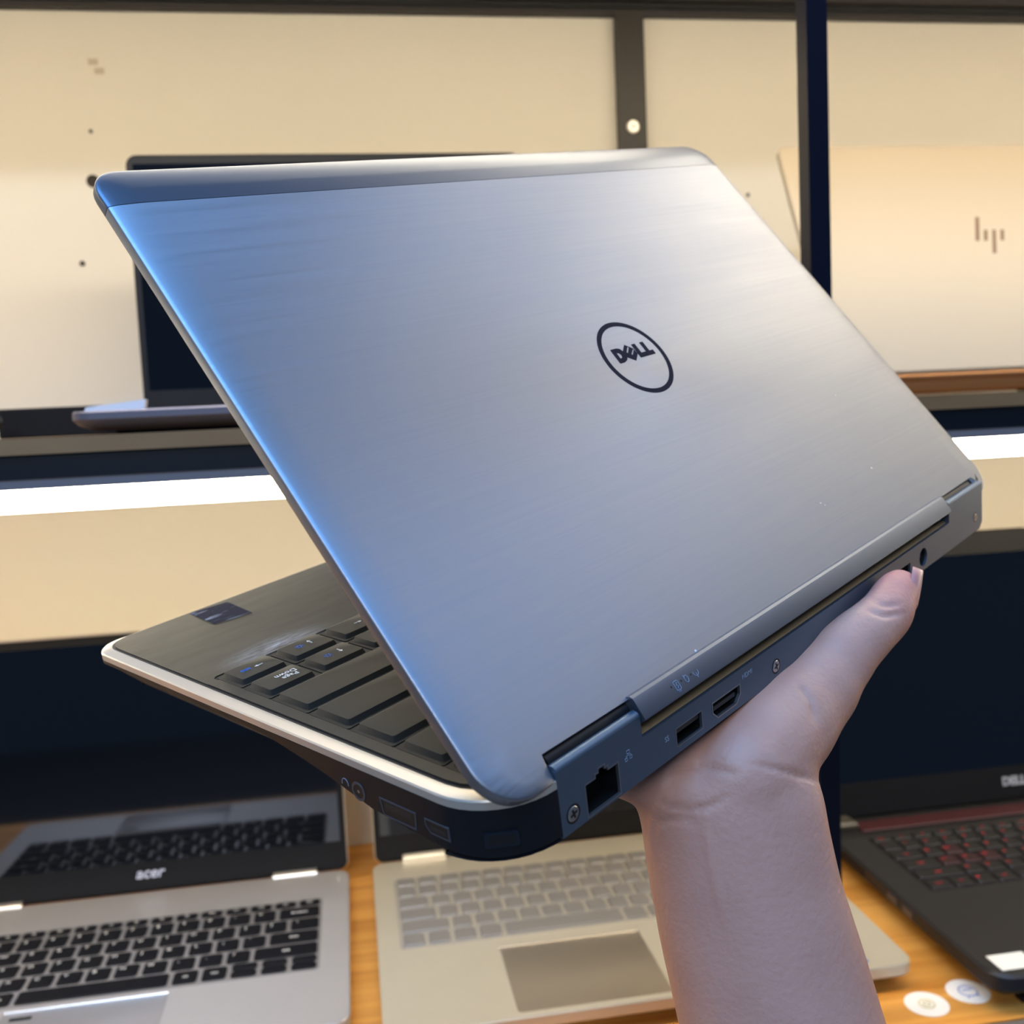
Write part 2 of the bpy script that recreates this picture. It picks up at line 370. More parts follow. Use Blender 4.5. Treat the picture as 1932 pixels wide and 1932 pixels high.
# ------------------------------------------------------------------ middle table laptop (silver, grey keys)
SL = mat('champagne_laptop_alu', (206, 197, 174), 0.42, 0.5, noise=((40, 40, 40), .03, 2))
t = thing('laptop', 'silver laptop with grey keys and wide touchpad, partly behind the forearm', 'laptop', V(.1785, .608, -.398), 0, 'open laptops on the table')
hw = .1785
MB().prism(rrect(-hw, hw, 0, .252, .011, 5), [(.02, .002), (.006, .0065), (.001, .0092), (0, .0105), (0, .0172), (.0006, .018)]).build('base', SL, t)
for sx in (-1, 1):
    for yy in (.02, .23): MB().cyl((sx*.14, yy, 0), (0, 0, 1), .006, .0025, 14).build('rubber_foot', M_RUB, t)
MB().prism(rrect(-.1625, .1625, .1015, .2165, .004, 3), [(0, .0180), (.0004, .0182)]).build('key_well', mat('key_well_champagne', (178, 170, 154), .45, .4), t)
num = lambda *a: [(1, c) for c in a]
kr = [[(1, '')]*13+[(1, '')]*5, [(1, '')]*13+[(1.9, '')]+[(.95, '')]*4, [(1.5, '')]+[(1, '')]*12+[(1.4, '')]+[(.95, '')]*4,
      [(1.75, '')]+[(1, '')]*11+[(2.15, '')]+[(.95, '')]*4, [(2.25, '')]+[(1, '')]*10+[(2.65, '')]+[(.95, '')]*4,
      [(1.1, ''), (1.1, ''), (1.1, ''), (1.1, ''), (5.3, ''), (1.1, ''), (1.1, ''), (1, ''), (-1, ''), (1, '')]+[(.95, '')]*4]
keyboard(t, -.1615, .1615, .1025, .2155, kr, [.86, 1, 1, 1, 1, 1], mat('grey_key', (134, 129, 122), .42, .25), .0183, .0034, .0016)
tpm = mat('touchpad_champagne', (165, 152, 132), .3, .6)
slab(t, 'touchpad', -.0925, .0105, .0055, .0885, .0174, .01815, tpm, .003, .0004)
MB().prism(rrect(-.0932, .0112, .0880, .0892, .0004, 1), [(0, .0178), (.0004, .0184)]).build('touchpad_bevel', mat('bright_bevel', (235, 228, 215), .25, .9), t)
e, back, bz, sc = lid_frame(t, -hw+.002, hw-.002, .2545, .0165, math.radians(4), .232, .006, SL, .024, .008, .006)
for sx in (-1, 1):
    MB().box(sx*.134-.0185, sx*.134+.0185, .246, .2545, .0165, .0235, b=.0015).build('hinge', mat('hinge_pale', (236, 226, 204), .35, .5), t)
MB().box(hw-.062, hw-.030, .008, .028, .0180, .0182).build('corner_sticker', mat('blue_sticker', (48, 86, 190), .4), t)

# ------------------------------------------------------------------ right table laptop (black, red lit keys)
BK = mat('black_gaming_plastic', (30, 28, 27), 0.5, bump=((700, 700, 700), .1, .0002))
RED = mat('red_backlight', (150, 30, 38), .5, emit=(225, 30, 45), es=.10)
t = thing('laptop', 'black gaming laptop with red backlit keys at the right end of the table', 'laptop', V(.583, .566, -.398), 0, 'open laptops on the table')
hw = .1955
MB().prism(rrect(-hw, hw, 0, .276, .016, 5), [(.030, .003), (.010, .0075), (.002, .0125), (0, .0150), (0, .0235), (.002, .0255)]).build('base', BK, t)
for sx in (-1, 1):
    MB().box(sx*.15-.02, sx*.15+.02, .01, .018, 0, .0035).build('rubber_foot', M_RUB, t); MB().box(sx*.15-.02, sx*.15+.02, .235, .243, 0, .0035).build('rubber_foot', M_RUB, t)
MB().prism(rrect(-.169, .169, .1150, .2165, .004, 3), [(0, .0255), (.0004, .0257)]).build('key_well', mat('key_well_black', (17, 15, 15), .5), t)
kr = [[(1, a) for a in ('Esc', 'F1', 'F2', 'F3', 'F4', 'F5', 'F6', 'F7', 'F8', 'F9', 'F10', 'F11', 'F12', 'Prt', 'Ins', 'Del', 'Hom', 'End')],
      ROW('`1234567890-=', None, (1.8, 'Back'))+num('N', '/', '*', '-'), ROW('QWERTYUIOP[]', (1.5, 'Tab'), (1.3, '\\'), red='W')+num('7', '8', '9', '+'),
      ROW("ASDFGHJKL;'", (1.75, 'Caps'), (2.05, 'Enter'), red='ASD')+num('4', '5', '6', ''), ROW('ZXCVBNM,./', (2.25, 'Shift'), (2.55, 'Shift'))+num('1', '2', '3', ''),
      [(1.1, 'Ctrl'), (1.0, 'Fn'), (1, '#'), (1, 'Alt'), (5.6, ''), (1, 'Alt'), (1, 'Ctrl'), (-1, ''), (-1, ''), (-1, '')]+num('0', '.', '', '')]
keyboard(t, -.1680, .1680, .1160, .2155, kr, [.7, 1, 1, 1, 1, 1], mat('black_key', (22, 20, 20), .45), .0258, .0032, .0016, RED, mat('red_rim_key', (46, 18, 21), .45))
slab(t, 'touchpad', -.07, .04, .012, .095, .0249, .0256, mat('touchpad_black', (26, 25, 25), .4), .003, .0003)
MB().box(-.165, .165, .2275, .2465, .0255, .0275, b=.0008).build('speaker_grille', mat('red_grille', (62, 24, 26), .5, bump=((1500, 1500, 1500), .6, .0006)), t)
for sx in (-1, 1):
    MB().box(sx*.178-.012, sx*.178+.012, .234, .2535, .0255, .0325, b=.002).build('hinge', mat('hinge_dark_olive', (66, 62, 50), .4), t)
for i in range(16):
    MB().box(-hw-.0006, -hw+.001, .170+i*.0048, .1725+i*.0048, .0158, .0228).build('vent_slot', M_PORT, t)
for yy in (.104, .126):
    b = MB(); b.box(-hw-.0008, -hw+.001, yy-.0066, yy+.0066, .0160, .0215)
    b.build('usb_port', mat('port_grey', (92, 90, 90), .35, .6), t)
e, back, bz, sc = lid_frame(t, -hw, hw, .257, .0268, math.radians(9), .2470, .009, BK, .0305, .0215, .016)
lg = text_mesh('DELL', .0105, .0005, 0, .0001).copy(); lg.transform(e @ Matrix.Translation((0, -.0002, .0165)) @ Matrix.Rotation(math.radians(90), 4, 'X'))
link('logo', lg, mat('logo_grey', (170, 172, 178), .4, .3), bz, 0)
b = MB(); b.prism([(.0, .0), (.026, 0), (.026, .018), (.0, .018)], [(0, 0), (0, .0003)])
b.build('paper_label', mat('label_white', (228, 222, 208), .6), t, loc=(-hw+.0095, .0075, .02555))

# ------------------------------------------------------------------ round stickers on the table
def sticker(x, y, label, ring, dots):
    t = thing('round_sticker', label, 'sticker', V(x, y, -.398), 0)
    MB().cyl((0, 0, 0), (0, 0, 1), .0140, .0004, 40).build('disc', mat('sticker_paper', (244, 236, 222), .5), t)
    b = MB()
    for pts in ring: b.tube([(a*.001, c*.001, .0004) for a, c in pts], .00045, 5)
    b.build('printed_lines', mat('print_'+label.split()[4], dots, .6), t)
arc = lambda r, a0, a1, n=14, cx=0, cy_=0: [(cx+r*math.cos(math.radians(a0+(a1-a0)*i/n)), cy_+r*math.sin(math.radians(a0+(a1-a0)*i/n))) for i in range(n+1)]
sticker(.3530, .5890, 'round white sticker with yellow print on the table front, nearer the forearm', [arc(5, 0, 360, 18), arc(2.2, 0, 360, 12)], (196, 178, 96))
sticker(.3870, .5960, 'round white sticker with blue print on the table front, nearer the black laptop', [arc(6, 0, 360, 18), [(-3, -5.2), (-4, -7.5)], [(3, -5.2), (4.5, -7)], [(-3.5, 1.5), (3.5, 1.5)]], (92, 100, 172))

# ------------------------------------------------------------------ shelf: laptop seen from the back on the right
GD = mat('pale_gold_lid', (180, 165, 140), 0.5, 0.15, spec=.4)
t = thing('laptop', 'pale gold laptop seen from the back, half open on the right of the shelf', 'laptop', V(.5160, .70, -.0008), 0)
hw = .160
slab(t, 'base', -hw, hw, 0, .218, .0015, .0125, mat('copper_base', (150, 104, 60), .35, .7), .008, .002)
for sx in (-1, 1):
    for yy in (.02, .2): MB().cyl((sx*.13, yy, 0), (0, 0, 1), .006, .002, 12).build('rubber_foot', M_RUB, t)
tl = math.radians(27)
E_ = Matrix.Translation((0, .003, .0135)) @ Matrix.Rotation(-tl, 4, 'X')
ol = rrect(-hw, hw, 0, .216, (.003, .003, .009, .009), 6)
b = MB().rings([[(x, .0060, z) for x, z in inset(ol, .0010)], [(x, .0050, z) for x, z in ol], [(x, .0022, z) for x, z in ol], [(x, .0008, z) for x, z in inset(ol, .0012)], [(x, .0, z) for x, z in inset(ol, .006)]])
me = b.mesh('lid'); me.transform(E_); ld = link('lid', me, GD, t)
b = MB().rings([[(x, .0075, z) for x, z in inset(ol, .002)], [(x, .0058, z) for x, z in inset(ol, .0015)]]); me = b.mesh('bezel'); me.transform(E_); link('bezel', me, M_BEZEL, t)
b = MB().box(-hw+.006, hw-.006, .0074, .0077, .014, .209); me = b.mesh('screen'); me.transform(E_); link('screen', me, M_SCREEN, t)
b = MB().cyl((-hw+.02, .004, .0125), (1, 0, 0), .0045, 2*hw-.04, 16); b.build('hinge', mat('hinge_copper', (140, 96, 58), .35, .7), t)
LG = MB()
def bar(xa, xb, za, zb, s=.0):
    LG.add([(xa, -.0003, za), (xb, -.0003, za), (xb+s, -.0003, zb), (xa+s, -.0003, zb), (xa, .0002, za), (xb, .0002, za), (xb+s, .0002, zb), (xa+s, .0002, zb)],
           [(0, 1, 2, 3), (7, 6, 5, 4), (0, 4, 5, 1), (1, 5, 6, 2), (2, 6, 7, 3), (3, 7, 4, 0)])
bar(-.0105, -.0072, -.0085, .0140, .0064); bar(-.0032, -.0002, -.0085, .0015, .0029); bar(.0007, .0037, -.0205, .0015, .0063); bar(.0112, .0142, -.0085, .0015, .0029)
me = LG.mesh('logo'); me.transform(E_ @ Matrix.Translation((-.004, 0, .128))); link('logo', me, mat('logo_copper', (112, 84, 60), .5, .2), ld, 0)

# ------------------------------------------------------------------ shelf: laptop facing us on the left, and small things
t = thing('laptop', 'thin laptop with a dark blank screen facing out on the left of the shelf', 'laptop', V(0, .600, -.0008), 0)
hw = .151; gb = mat('grey_thin_base', (120, 112, 116), .4, .5)
MB().prism(rrect(-hw, hw, 0, .222, .012, 5), [(.012, .002), (.003, .0055), (0, .0088), (0, .0125), (.001, .0135)]).build('base', gb, t)
MB().prism(rrect(-hw+.02, hw-.02, .02, .2, .004, 2), [(0, 0), (0, .003)]).build('rubber_foot', M_RUB, t)
MB().prism(rrect(-.135, .135, .095, .195, .004, 2), [(0, .0135), (.0003, .0137)]).build('key_well', M_TRAY, t)
keyboard(t, -.134, .134, .096, .194, [[(1, '')]*14, [(1, '')]*13+[(1.7, '')], [(1.5, '')]+[(1, '')]*12+[(1.2, '')], [(1.75, '')]+[(1, '')]*11+[(1.95, '')], [(2.25, '')]+[(1, '')]*10+[(2.45, '')], [(1, '')]*4+[(5.2, '')]+[(1, '')]*5], [.6, 1, 1, 1, 1, 1], M_KEY, .0137, .0032, .0010)
slab(t, 'touchpad', -.05, .05, .015, .08, .0130, .0137, mat('touchpad_dark', (80, 76, 78), .4, .3), .003, .0003)
lid_frame(t, -hw, hw, .2235, .0135, math.radians(1), .195, .006, mat('dark_lid', (40, 38, 40), .4, .3), .018, .007, .005)
MB().cyl((-.10, .2225, .0125), (1, 0, 0), .0042, .2, 14).build('hinge', M_BEZEL, t)

b = MB(); b.prism(rrect(-.0435, .0435, -.02, .02, .003, 3), [(.001, 0), (0, .001), (0, .0195), (.0012, .0208)])
tag(b.build('black_box', mat('black_box_plastic', (14, 13, 15), .7, spec=.2), loc=V(-.1975, .79, -.0008)), 'flat oblong black box at the left end of the shelf', 'box')
b = MB(); b.tube([(0, 0, .004), (.016, -.004, .004), (.03, .0, .0065), (.044, .006, .011), (.050, .012, .012)], .004, 10); b.tube([(-.10, .03, .004), (-.04, .02, .004), (0, 0, .004)], .004, 10)
tag(b.build('black_cable', M_RUB, loc=V(-.283, .74, -.0008)), 'short thick black cable lying left of the flat black box', 'cable')
b = MB(); b.add([(-.0175, -.004, 0), (.0165, -.004, 0), (.0165, .004, 0), (-.0175, .004, 0), (-.0165, -.004, .0028), (.0175, -.004, .0062), (.0175, .004, .0062), (-.0165, .004, .0028)],
                [(3, 2, 1, 0), (4, 5, 6, 7), (0, 1, 5, 4), (1, 2, 6, 5), (2, 3, 7, 6), (3, 0, 4, 7)])
tag(b.build('paper_tag', mat('white_paper', (228, 222, 218), .7), loc=V(-.1330, .640, .0127)), 'small folded white paper tag on the front corner of the shelf laptop', 'tag')
# ------------------------------------------------------------------ the held laptop (local millimetres: x along the rear, y to the front, z up from the deck)
K = .001
RW = Matrix(((0.79524631, -0.59790528, -0.10046179), (0.58224648, 0.79935383, -0.14839979), (0.16903354, 0.05952086, 0.98381143)))
HL = thing('laptop', 'worn grey metal laptop held up in the hand, half open, seen from behind', 'laptop', (0, 0, 0))
HM = RW.to_4x4(); HM.translation = V(0.0285251, 0.22327833, -0.09100494); HL.matrix_world = HM
BW, BD = 310.5, 211.0
foot = rrect(0, BW, 0, BD, (20.5, 20.5, 11, 11), 10)
# rear of the shell is cut back between the two corners to leave room for the rear panel and its ports
def cut_rear(poly, d=8.0):
    out = []
    n = len(poly)
    for i, p in enumerate(poly):
        q = poly[(i+1) % n]; out.append(p)
        if p[1] < 1e-6 and q[1] < 1e-6 and q[0]-p[0] > 100: out += [(p[0]+.01, d), (q[0]-.01, d)]
    return out
zs = [(0, -16.9), (13, -15.7), (28, -15.1), (49, -13.5), (66, -9.6), (81, -7.0), (96, -5.0), (126, -4.4), (400, -4.2)]
def zside(y):
    for (a, za), (b_, zb) in zip(zs, zs[1:]):
        if y <= b_: return za+(zb-za)*max(0, (y-a))/(b_-a)
def dens(poly, step=9.0):
    out = []
    for i, p in enumerate(poly):
        q = poly[(i+1) % len(poly)]; L = math.hypot(q[0]-p[0], q[1]-p[1]); n = max(1, int(L/step)) if p[0] == q[0] or abs(p[0]-q[0]) < .5 else 1
        out += [(p[0]+(q[0]-p[0])*j/n, p[1]+(q[1]-p[1])*j/n) for j in range(n)]
    return out
sf = dens(cut_rear(foot)); inn = inset(sf, .5); bot = inset(sf, 12)
isr = [p[1] < 21 for p in sf]
r3 = [(x0, y0, -16.9) if rr else (x, y, -16.9) for (x, y), (x0, y0), rr in zip(bot, sf, isr)]
r25 = [(x0+(x-x0)*.12, y0+(y-y0)*.12, zside(y0)-.9 if not rr else -16.4) for (x, y), (x0, y0), rr in zip(bot, sf, isr)]
MB().rings([[(x, y, -3.3) for x, y in inn], [(x, y, -3.3) for x, y in sf], [(x, y, max(-16.0, zside(y))) for x, y in sf], r25, r3], K).build('base_shell', M_SHELL, HL, 30)
cf = cut_rear(foot); sc_ = [0 if 7 < p[1] < 9 and 15 < p[0] < 295 else 1 for p in cf]
MB().prism(cf, [(.4, -3.3), (0, -3.1), (0, -1.0), (.35, -.55), (2.6, .05), (3.0, .1), (6.0, .1), (6.2, -2.3)], K, sc_).build('metal_band', M_BAND, HL, 25)
# deck: keyboard surround and palm rest, with the key opening
def arcp(cx, cy_, r, a0, a1, n=6): return [(cx+r*math.cos(math.radians(a0+(a1-a0)*i/n)), cy_+r*math.sin(math.radians(a0+(a1-a0)*i/n))) for i in range(n+1)]
xl, xr, yf, yr = 4.6, BW-4.6, BD-3.6, 5.0
KX0, KX1, KY0, KY1 = 8.6, 301.9, 11.6, 138.2
def plate(name, loops, z0, z1, mt, par=HL):
    me = curve_fill(name, loops, (z1-z0)); me.transform(Matrix.Translation((0, 0, (z0+z1)/2))); me.transform(Matrix.Scale(K, 4)); return link(name, me, mt, par, 30)
sur = [(xl, 134.3)]+arcp(xl+17, yr+17, 17, 180, 270)+arcp(xr-17, yr+17, 17, 270, 360)+[(xr, 134.3), (KX1, 134.3)]+arcp(KX1-5, KY0+5, 5, 0, -90)+arcp(KX0+5, KY0+5, 5, 270, 180)+[(KX0, 134.3)]
plate('keyboard_surround', [sur], -.2, .75, M_DECK)
pal = [(xl, 134.55), (KX0-.2, 134.55)]+arcp(KX0+1.8, KY1-2, 2.2, 180, 90)+arcp(KX1-1.8, KY1-2, 2.2, 90, 0)+[(KX1+.2, 134.55), (xr, 134.55)]+arcp(xr-9, yf-9, 9, 0, 90)+arcp(xl+9, yf-9, 9, 90, 180)
plate('palm_rest', [pal], -.2, .55, M_DECK)
gk = rrect(xl-.9, xr+.9, yr-.9, yf+.9, (17, 17, 9.5, 9.5), 6)
MB().prism(gk, [(0, -.3), (0, .16)], K).build('gasket', M_RUB, HL)
MB().prism(rrect(KX0, KX1, KY0, KY1, 4, 3), [(0, -2.4), (0, -2.0)], K).build('key_tray', M_TRAY, HL)
tp = rrect(105, 205, 148, 199, 3, 3)
MB().prism(tp, [(0, .5), (.2, .62)], K).build('touchpad', mat('held_touchpad', (30, 30, 31), .4), HL)
# keys: each a flange plus a raised cap
HKM = {}
def hkey(w, d):
    k = (round(w, 2), round(d, 2))
    if k not in HKM:
        b = MB()
        b.prism(rrect(-w/2+.42, w/2-.42, -d/2+.42, d/2-.42, .6, 1), [(0, -1.9), (0, .52)], K)
        o = rrect(-w/2+1.7, w/2-1.7, -d/2+1.5, d/2-1.5, 1.3, 2); b.prism(o, [(0, .5), (.75, 2.05), (1.05, 2.15)], K)
        me = b.mesh('key'); me.materials.append(M_KEY); HKM[k] = me
    return HKM[k]
U = (KX1-KX0)/15.0
def put_key(x, y, w, d): return link('key', hkey(w, d), None, HL, 28, (x*K, y*K, 0))
rows_y = [(86.1, 105.6, [2.75]+[1]*10+[2.25]), (66.6, 86.1, [2.25]+[1]*11+[1.75]), (47.1, 66.6, [1.5]+[1]*12+[1.5]), (27.6, 47.1, [2]+[1]*13), (12.2, 27.6, [1]*15)]
for y0, y1, ws in rows_y:
    x = KX0
    for w in ws: put_key(x+w*U/2, (y0+y1)/2, w*U, y1-y0); x += w*U
cw = 20.6; arrow = {}
for c_ in range(3):
    for r_, (y0, y1) in enumerate(((105.6, 121.4), (121.4, 137.6))):
        arrow[c_, r_] = put_key(KX0+cw*(c_+.5), (y0+y1)/2, cw, y1-y0)
x = KX0+3*cw
for w in (1, 1, 5.83, 1, 1, 1, 1): put_key(x+w*U/2, 121.6, w*U, 32 if w > 9 else 32-.0); x += w*U
RZ = Matrix.Rotation(math.pi, 4, 'Z')
def hleg(key, me, x, y, mt, rot=True):
    me = me.copy(); M_ = Matrix.Translation((x*K, y*K, 2.19*K))
    me.transform(M_ @ (RZ if rot else Matrix.Identity(4))); link('legend', me, mt, key, 0)
def lines(polys, r=.12, k=K):
    b = MB()
    for p in polys: b.tube([(a, c, 0) for a, c in p], r, 4, k)
    return b.mesh('legend')
def arrow_mesh(dx, dy):
    t = (dx*1.5, dy*1.5); n = (-dy, dx)
    b = MB(); b.tube([(-dx*1.5, -dy*1.5, 0), (dx*.5, dy*.5, 0)], .2, 4, K)
    b.add([(dx*1.7, dy*1.7, .08), (dx*.4+n[0]*.75, dy*.4+n[1]*.75, .08), (dx*.4-n[0]*.75, dy*.4-n[1]*.75, .08)], [(0, 1, 2)], K); return b.mesh('legend')
hleg(arrow[0, 0], text_mesh('Page\nDown', .0031, .00002, line=.9), 2.2, -.2, M_WHITE)
hleg(arrow[2, 0], text_mesh('Page\nUp', .0031, .00002, line=.9), 2.2, -.2, M_WHITE)
sun = [arcp(0, 0, .85, 0, 360, 10)]+[[(1.15*math.cos(a), 1.15*math.sin(a)), (1.6*math.cos(a), 1.6*math.sin(a))] for a in [i*math.pi/4 for i in range(8)]]
hleg(arrow[0, 1], arrow_mesh(-1, 0), 1.6, -.4, M_WHITE, False); hleg(arrow[2, 1], arrow_mesh(1, 0), 1.5, -.4, M_WHITE, False)
hleg(arrow[1, 1], arrow_mesh(0, 1), 2.0, .6, M_WHITE, False); hleg(arrow[1, 0], arrow_mesh(0, -1), 2.5, .3, M_WHITE, False)
hleg(arrow[0, 1], lines([rrect(-1.7, 1.7, -.5, .5, .2, 1)+[(-1.5, -.5)], [(-1.5, .1), (1.5, .1)], [(-1.6, 1.1), (-1.3, 1.3)], [(0, 1.1), (0, 1.4)], [(1.6, 1.1), (1.3, 1.3)]]), -3.0, .3, M_BLUE)
hleg(arrow[1, 1], lines(sun), -2.5, .2, M_BLUE); hleg(arrow[1, 0], lines(sun), -2.3, .2, M_BLUE)
# sticker remnant on the palm rest
me = MB().prism([(36.8, 185.1), (51.3, 182), (53.7, 203.5), (38.4, 206.5)], [(0, .54), (.15, .68)], K).mesh('worn_sticker')
ms = mat('worn_sticker', (24, 26, 40), .8, spec=.12); nt = ms.node_tree; p_ = nt.nodes['Principled BSDF']
tc = nt.nodes.new('ShaderNodeTexCoord'); mp = nt.nodes.new('ShaderNodeMapping'); mp.inputs['Scale'].default_value = (60, 260, 1)
nz = nt.nodes.new('ShaderNodeTexNoise'); nz.inputs['Scale'].default_value = 1; nz.inputs['Detail'].default_value = 6
rp = nt.nodes.new('ShaderNodeValToRGB'); rp.color_ramp.elements[0].position = .56; rp.color_ramp.elements[0].color = lin((24, 26, 40)); rp.color_ramp.elements[1].position = .72; rp.color_ramp.elements[1].color = lin((150, 152, 158))
nt.links.new(tc.outputs['Object'], mp.inputs[0]); nt.links.new(mp.outputs[0], nz.inputs['Vector']); nt.links.new(nz.outputs['Fac'], rp.inputs[0]); nt.links.new(rp.outputs[0], p_.inputs['Base Color'])
link('palm_sticker', me, ms, HL)
# rear panel with real port openings
rj = [(30.2, -16.3), (44.0, -16.3), (44.0, -7.0), (39.9, -7.0), (39.9, -6.0), (38.6, -6.0), (38.6, -5.0), (35.6, -5.0), (35.6, -6.0), (34.3, -6.0), (34.3, -7.0), (30.2, -7.0)]
usb = rrect(69.4, 82.4, -15.0, -9.3, .4, 2)
hd = [(90.0, -15.2), (100.3, -15.2), (102.8, -12.8), (102.8, -9.4), (87.5, -9.4), (87.5, -12.8)]
pw = arcp(236.1, -11.6, 3.9, 0, 350, 22); sp2 = rrect(210, 224.5, -14.5, -9.6, .5, 2)
outer = [(20.6, -16.9), (294.5, -16.9), (297.4, -14.6), (297.4, 2.6), (261.8, 2.6), (261.8, -5.2), (54.6, -5.2), (54.6, 1.2), (20.6, 1.2)]
ROT = Matrix.Rotation(math.radians(90), 4, 'X')      # (x, y, 0) -> (x, 0, y)
def rear_plate(name, loops, y0, y1, mt, par):
    me = curve_fill(name, loops, y1-y0); me.transform(Matrix.Translation((0, (y0+y1)/2, 0)) @ ROT); me.transform(Matrix.Scale(K, 4)); return link(name, me, mt, par, 30)
RP = rear_plate('rear_panel', [outer, rj, usb, hd, pw, sp2], 0, 1.2, M_REAR, HL)
def rim(name, loop, w, y0, y1, mt, dark=M_PORT, deep=6.5):
    o = [(x, z) for x, z in loop]
    port = rear_plate(name, [inset(o, -w*.2), inset(o, w)], y0, y1, mt, HL)
    b = MB(); b.rings([[(x, 1.0, z) for x, z in inset(o, w*.5)], [(x, deep, z) for x, z in inset(o, w*.5)]], K, False, True); b.build('port_cavity', dark, port, 0)
    return port
q = rim('network_port', rj, .35, -.05, .8, M_PORTEDGE)
for i in range(4): MB().box(31.0+i*1.05, 31.35+i*1.05, 1.4, 5, -8.6, -8.2, K).build('contact_pin', M_GOLD, q)
MB().box(36, 38.5, 1.0, 3.5, -6.1, -5.5, K).build('latch', M_REAR, q)
q = rim('usb_port', usb, .25, -.05, .6, M_PORTEDGE); MB().box(70.5, 81.3, .6, 6, -11.4, -9.8, K).build('tongue', mat('port_tongue', (26, 28, 30), .5), q)
for i in range(4): MB().box(71.8+i*2.3, 72.8+i*2.3, 1, 5, -11.6, -11.4, K).build('contact_pin', M_GOLD, q)
q = rim('hdmi_port', hd, .4, -.1, .8, M_PORTEDGE); MB().box(89.5, 100.8, .8, 6, -12.9, -11.6, K).build('tongue', mat('port_tongue', (26, 28, 30), .5), q)
q = rim('power_jack', pw, .3, -.03, .6, M_REAR); MB().cyl((236.1, 6, -11.6), (0, -1, 0), .6, 4.5, 10, K).build('pin', M_PORTEDGE, q)
rim('audio_slot', sp2, .3, -.03, .6, M_REAR)
# the panel's top bends over at both hinge ends; the sill between them has warm bounce light put into its colour
prof = [(1.3, -6), (0, -5.3), (0, 1.1), (.3, 1.85), (1.0, 2.35), (1.9, 2.5), (2.7, 2.2), (3.2, 1.4), (3.4, 0.2), (3.4, -6)]
for x0, x1, dz in ((20.8, 54.4, 0), (262.0, 297.2, .9)):
    MB().extrude_x([(y, z+dz if z > 0 else z) for y, z in [(1.25, -6), (.02, -5.3)]+prof[2:]], x0, x1, K).build('hinge_block', M_REAR, HL, 50)
MB().extrude_x([(1.21, -6.5), (1.21, -5.25), (2.2, -4.7), (5, -4.4), (9, -4.0), (9, -6.5)], 54.6, 261.8, K).build('rear_sill', mat('sill_bounce_tint', (150, 130, 98), .5, .3), HL, 50)
def screw(x, z, r):
    b = MB(); b.cyl((x, .05, z), (0, -1, 0), r, .25, 24, K, r*.85); s = b.build('screw', M_SCREW, HL)
    b = MB()
    for a in (.3, .3+math.pi/2):
        c_, s_ = math.cos(a)*r*.62, math.sin(a)*r*.62; n_ = (-math.sin(a)*r*.16, math.cos(a)*r*.16)
        b.add([(x+i*c_+j*n_[0], -.22, z+i*s_+j*n_[1]) for i, j in ((-1, -1), (1, -1), (1, 1), (-1, 1))]+[(x+i*c_+j*n_[0], -.1, z+i*s_+j*n_[1]) for i, j in ((-1, -1), (1, -1), (1, 1), (-1, 1))],
              [(0, 1, 2, 3), (0, 4, 5, 1), (1, 5, 6, 2), (2, 6, 7, 3), (3, 7, 4, 0)], K)
    b.build('screw_recess', M_PORT, s, 0)
    b = MB(); b.cyl((x, .01, z), (0, -1, 0), r*1.25, .03, 24, K, hole=r*.98); b.build('screw_rim', M_PORT, s, 0)
screw(25.1, -12.3, 2.1); screw(123.7, -12.3, 2.0); screw(289.6, -10.6, 1.7)
for tx, sz, X_, Z_ in (('HDMI', .0023, 107.0, -8.2), ('SS', .0022, 65.2, -10.5)):
    me = text_mesh(tx, sz).copy(); me.transform(Matrix.Translation((X_*K, -.03*K, Z_*K)) @ ROT); link('marking', me, M_GREYMARK, RP, 0)
me = lines([rrect(-.6, .6, .5, 1.4, .05, 1)+[(-.5, .5)], rrect(-1.5, -.5, -1.3, -.5, .05, 1)+[(-1.4, -1.3)], rrect(.5, 1.5, -1.3, -.5, .05, 1)+[(.6, -1.3)], [(0, .5), (0, 0), (-1, 0), (-1, -.5)], [(0, 0), (1, 0), (1, -.5)]], .07); me.transform(Matrix.Translation((48.2*K, -.03*K, -7.2*K)) @ ROT); link('marking', me, M_GREYMARK, RP, 0)
# side ports (headphone, usb, mini display) and the corner lock slot
def side_port(name, loop, rimw, extra=None):
    b = MB(); o = [(-.12, y, z) for y, z in loop]; i_ = [(-.12, y, z) for y, z in inset(loop, rimw)]; d_ = [(.25, y, z) for y, z in inset(loop, -.1)]; f_ = [(-.02, y, z) for y, z in inset(loop, rimw)]
    b.rings([d_, o, i_, f_], K, False, False); p_ = b.build(name, mat('side_port_rim', (66, 72, 80), .35, .3), HL, 0)
    b = MB(); b.rings([[(-.03, y, z) for y, z in inset(loop, rimw*.9)], [(.3, y, z) for y, z in inset(loop, rimw*.9)]], K); b.build('port_cavity', M_PORT, p_, 0)
    if extra: extra(p_)
side_port('headphone_jack', arcp(53.4, -10.1, 2.8, 0, 345, 20), .7, lambda p: MB().cyl((-.04, 53.4, -10.1), (-1, 0, 0), .5, .05, 8, K).build('pin', M_PORTEDGE, p))
side_port('usb_port', [(43.6, -14.0), (44.5, -8.8), (30.0, -8.8), (30.6, -14.0)], .5, lambda p: MB().box(-.06, .1, 32, 42.5, -11.6, -9.8, K).build('tongue', mat('port_tongue', (26, 28, 30), .5), p))
side_port('mini_display_port', [(25.2, -12.9), (26.8, -11.0), (26.8, -9.0), (18, -9.0), (18, -12.9)], .4, lambda p: MB().box(-.06, .1, 19.4, 25, -11.6, -10.6, K).build('tongue', mat('port_tongue', (26, 28, 30), .5), p))
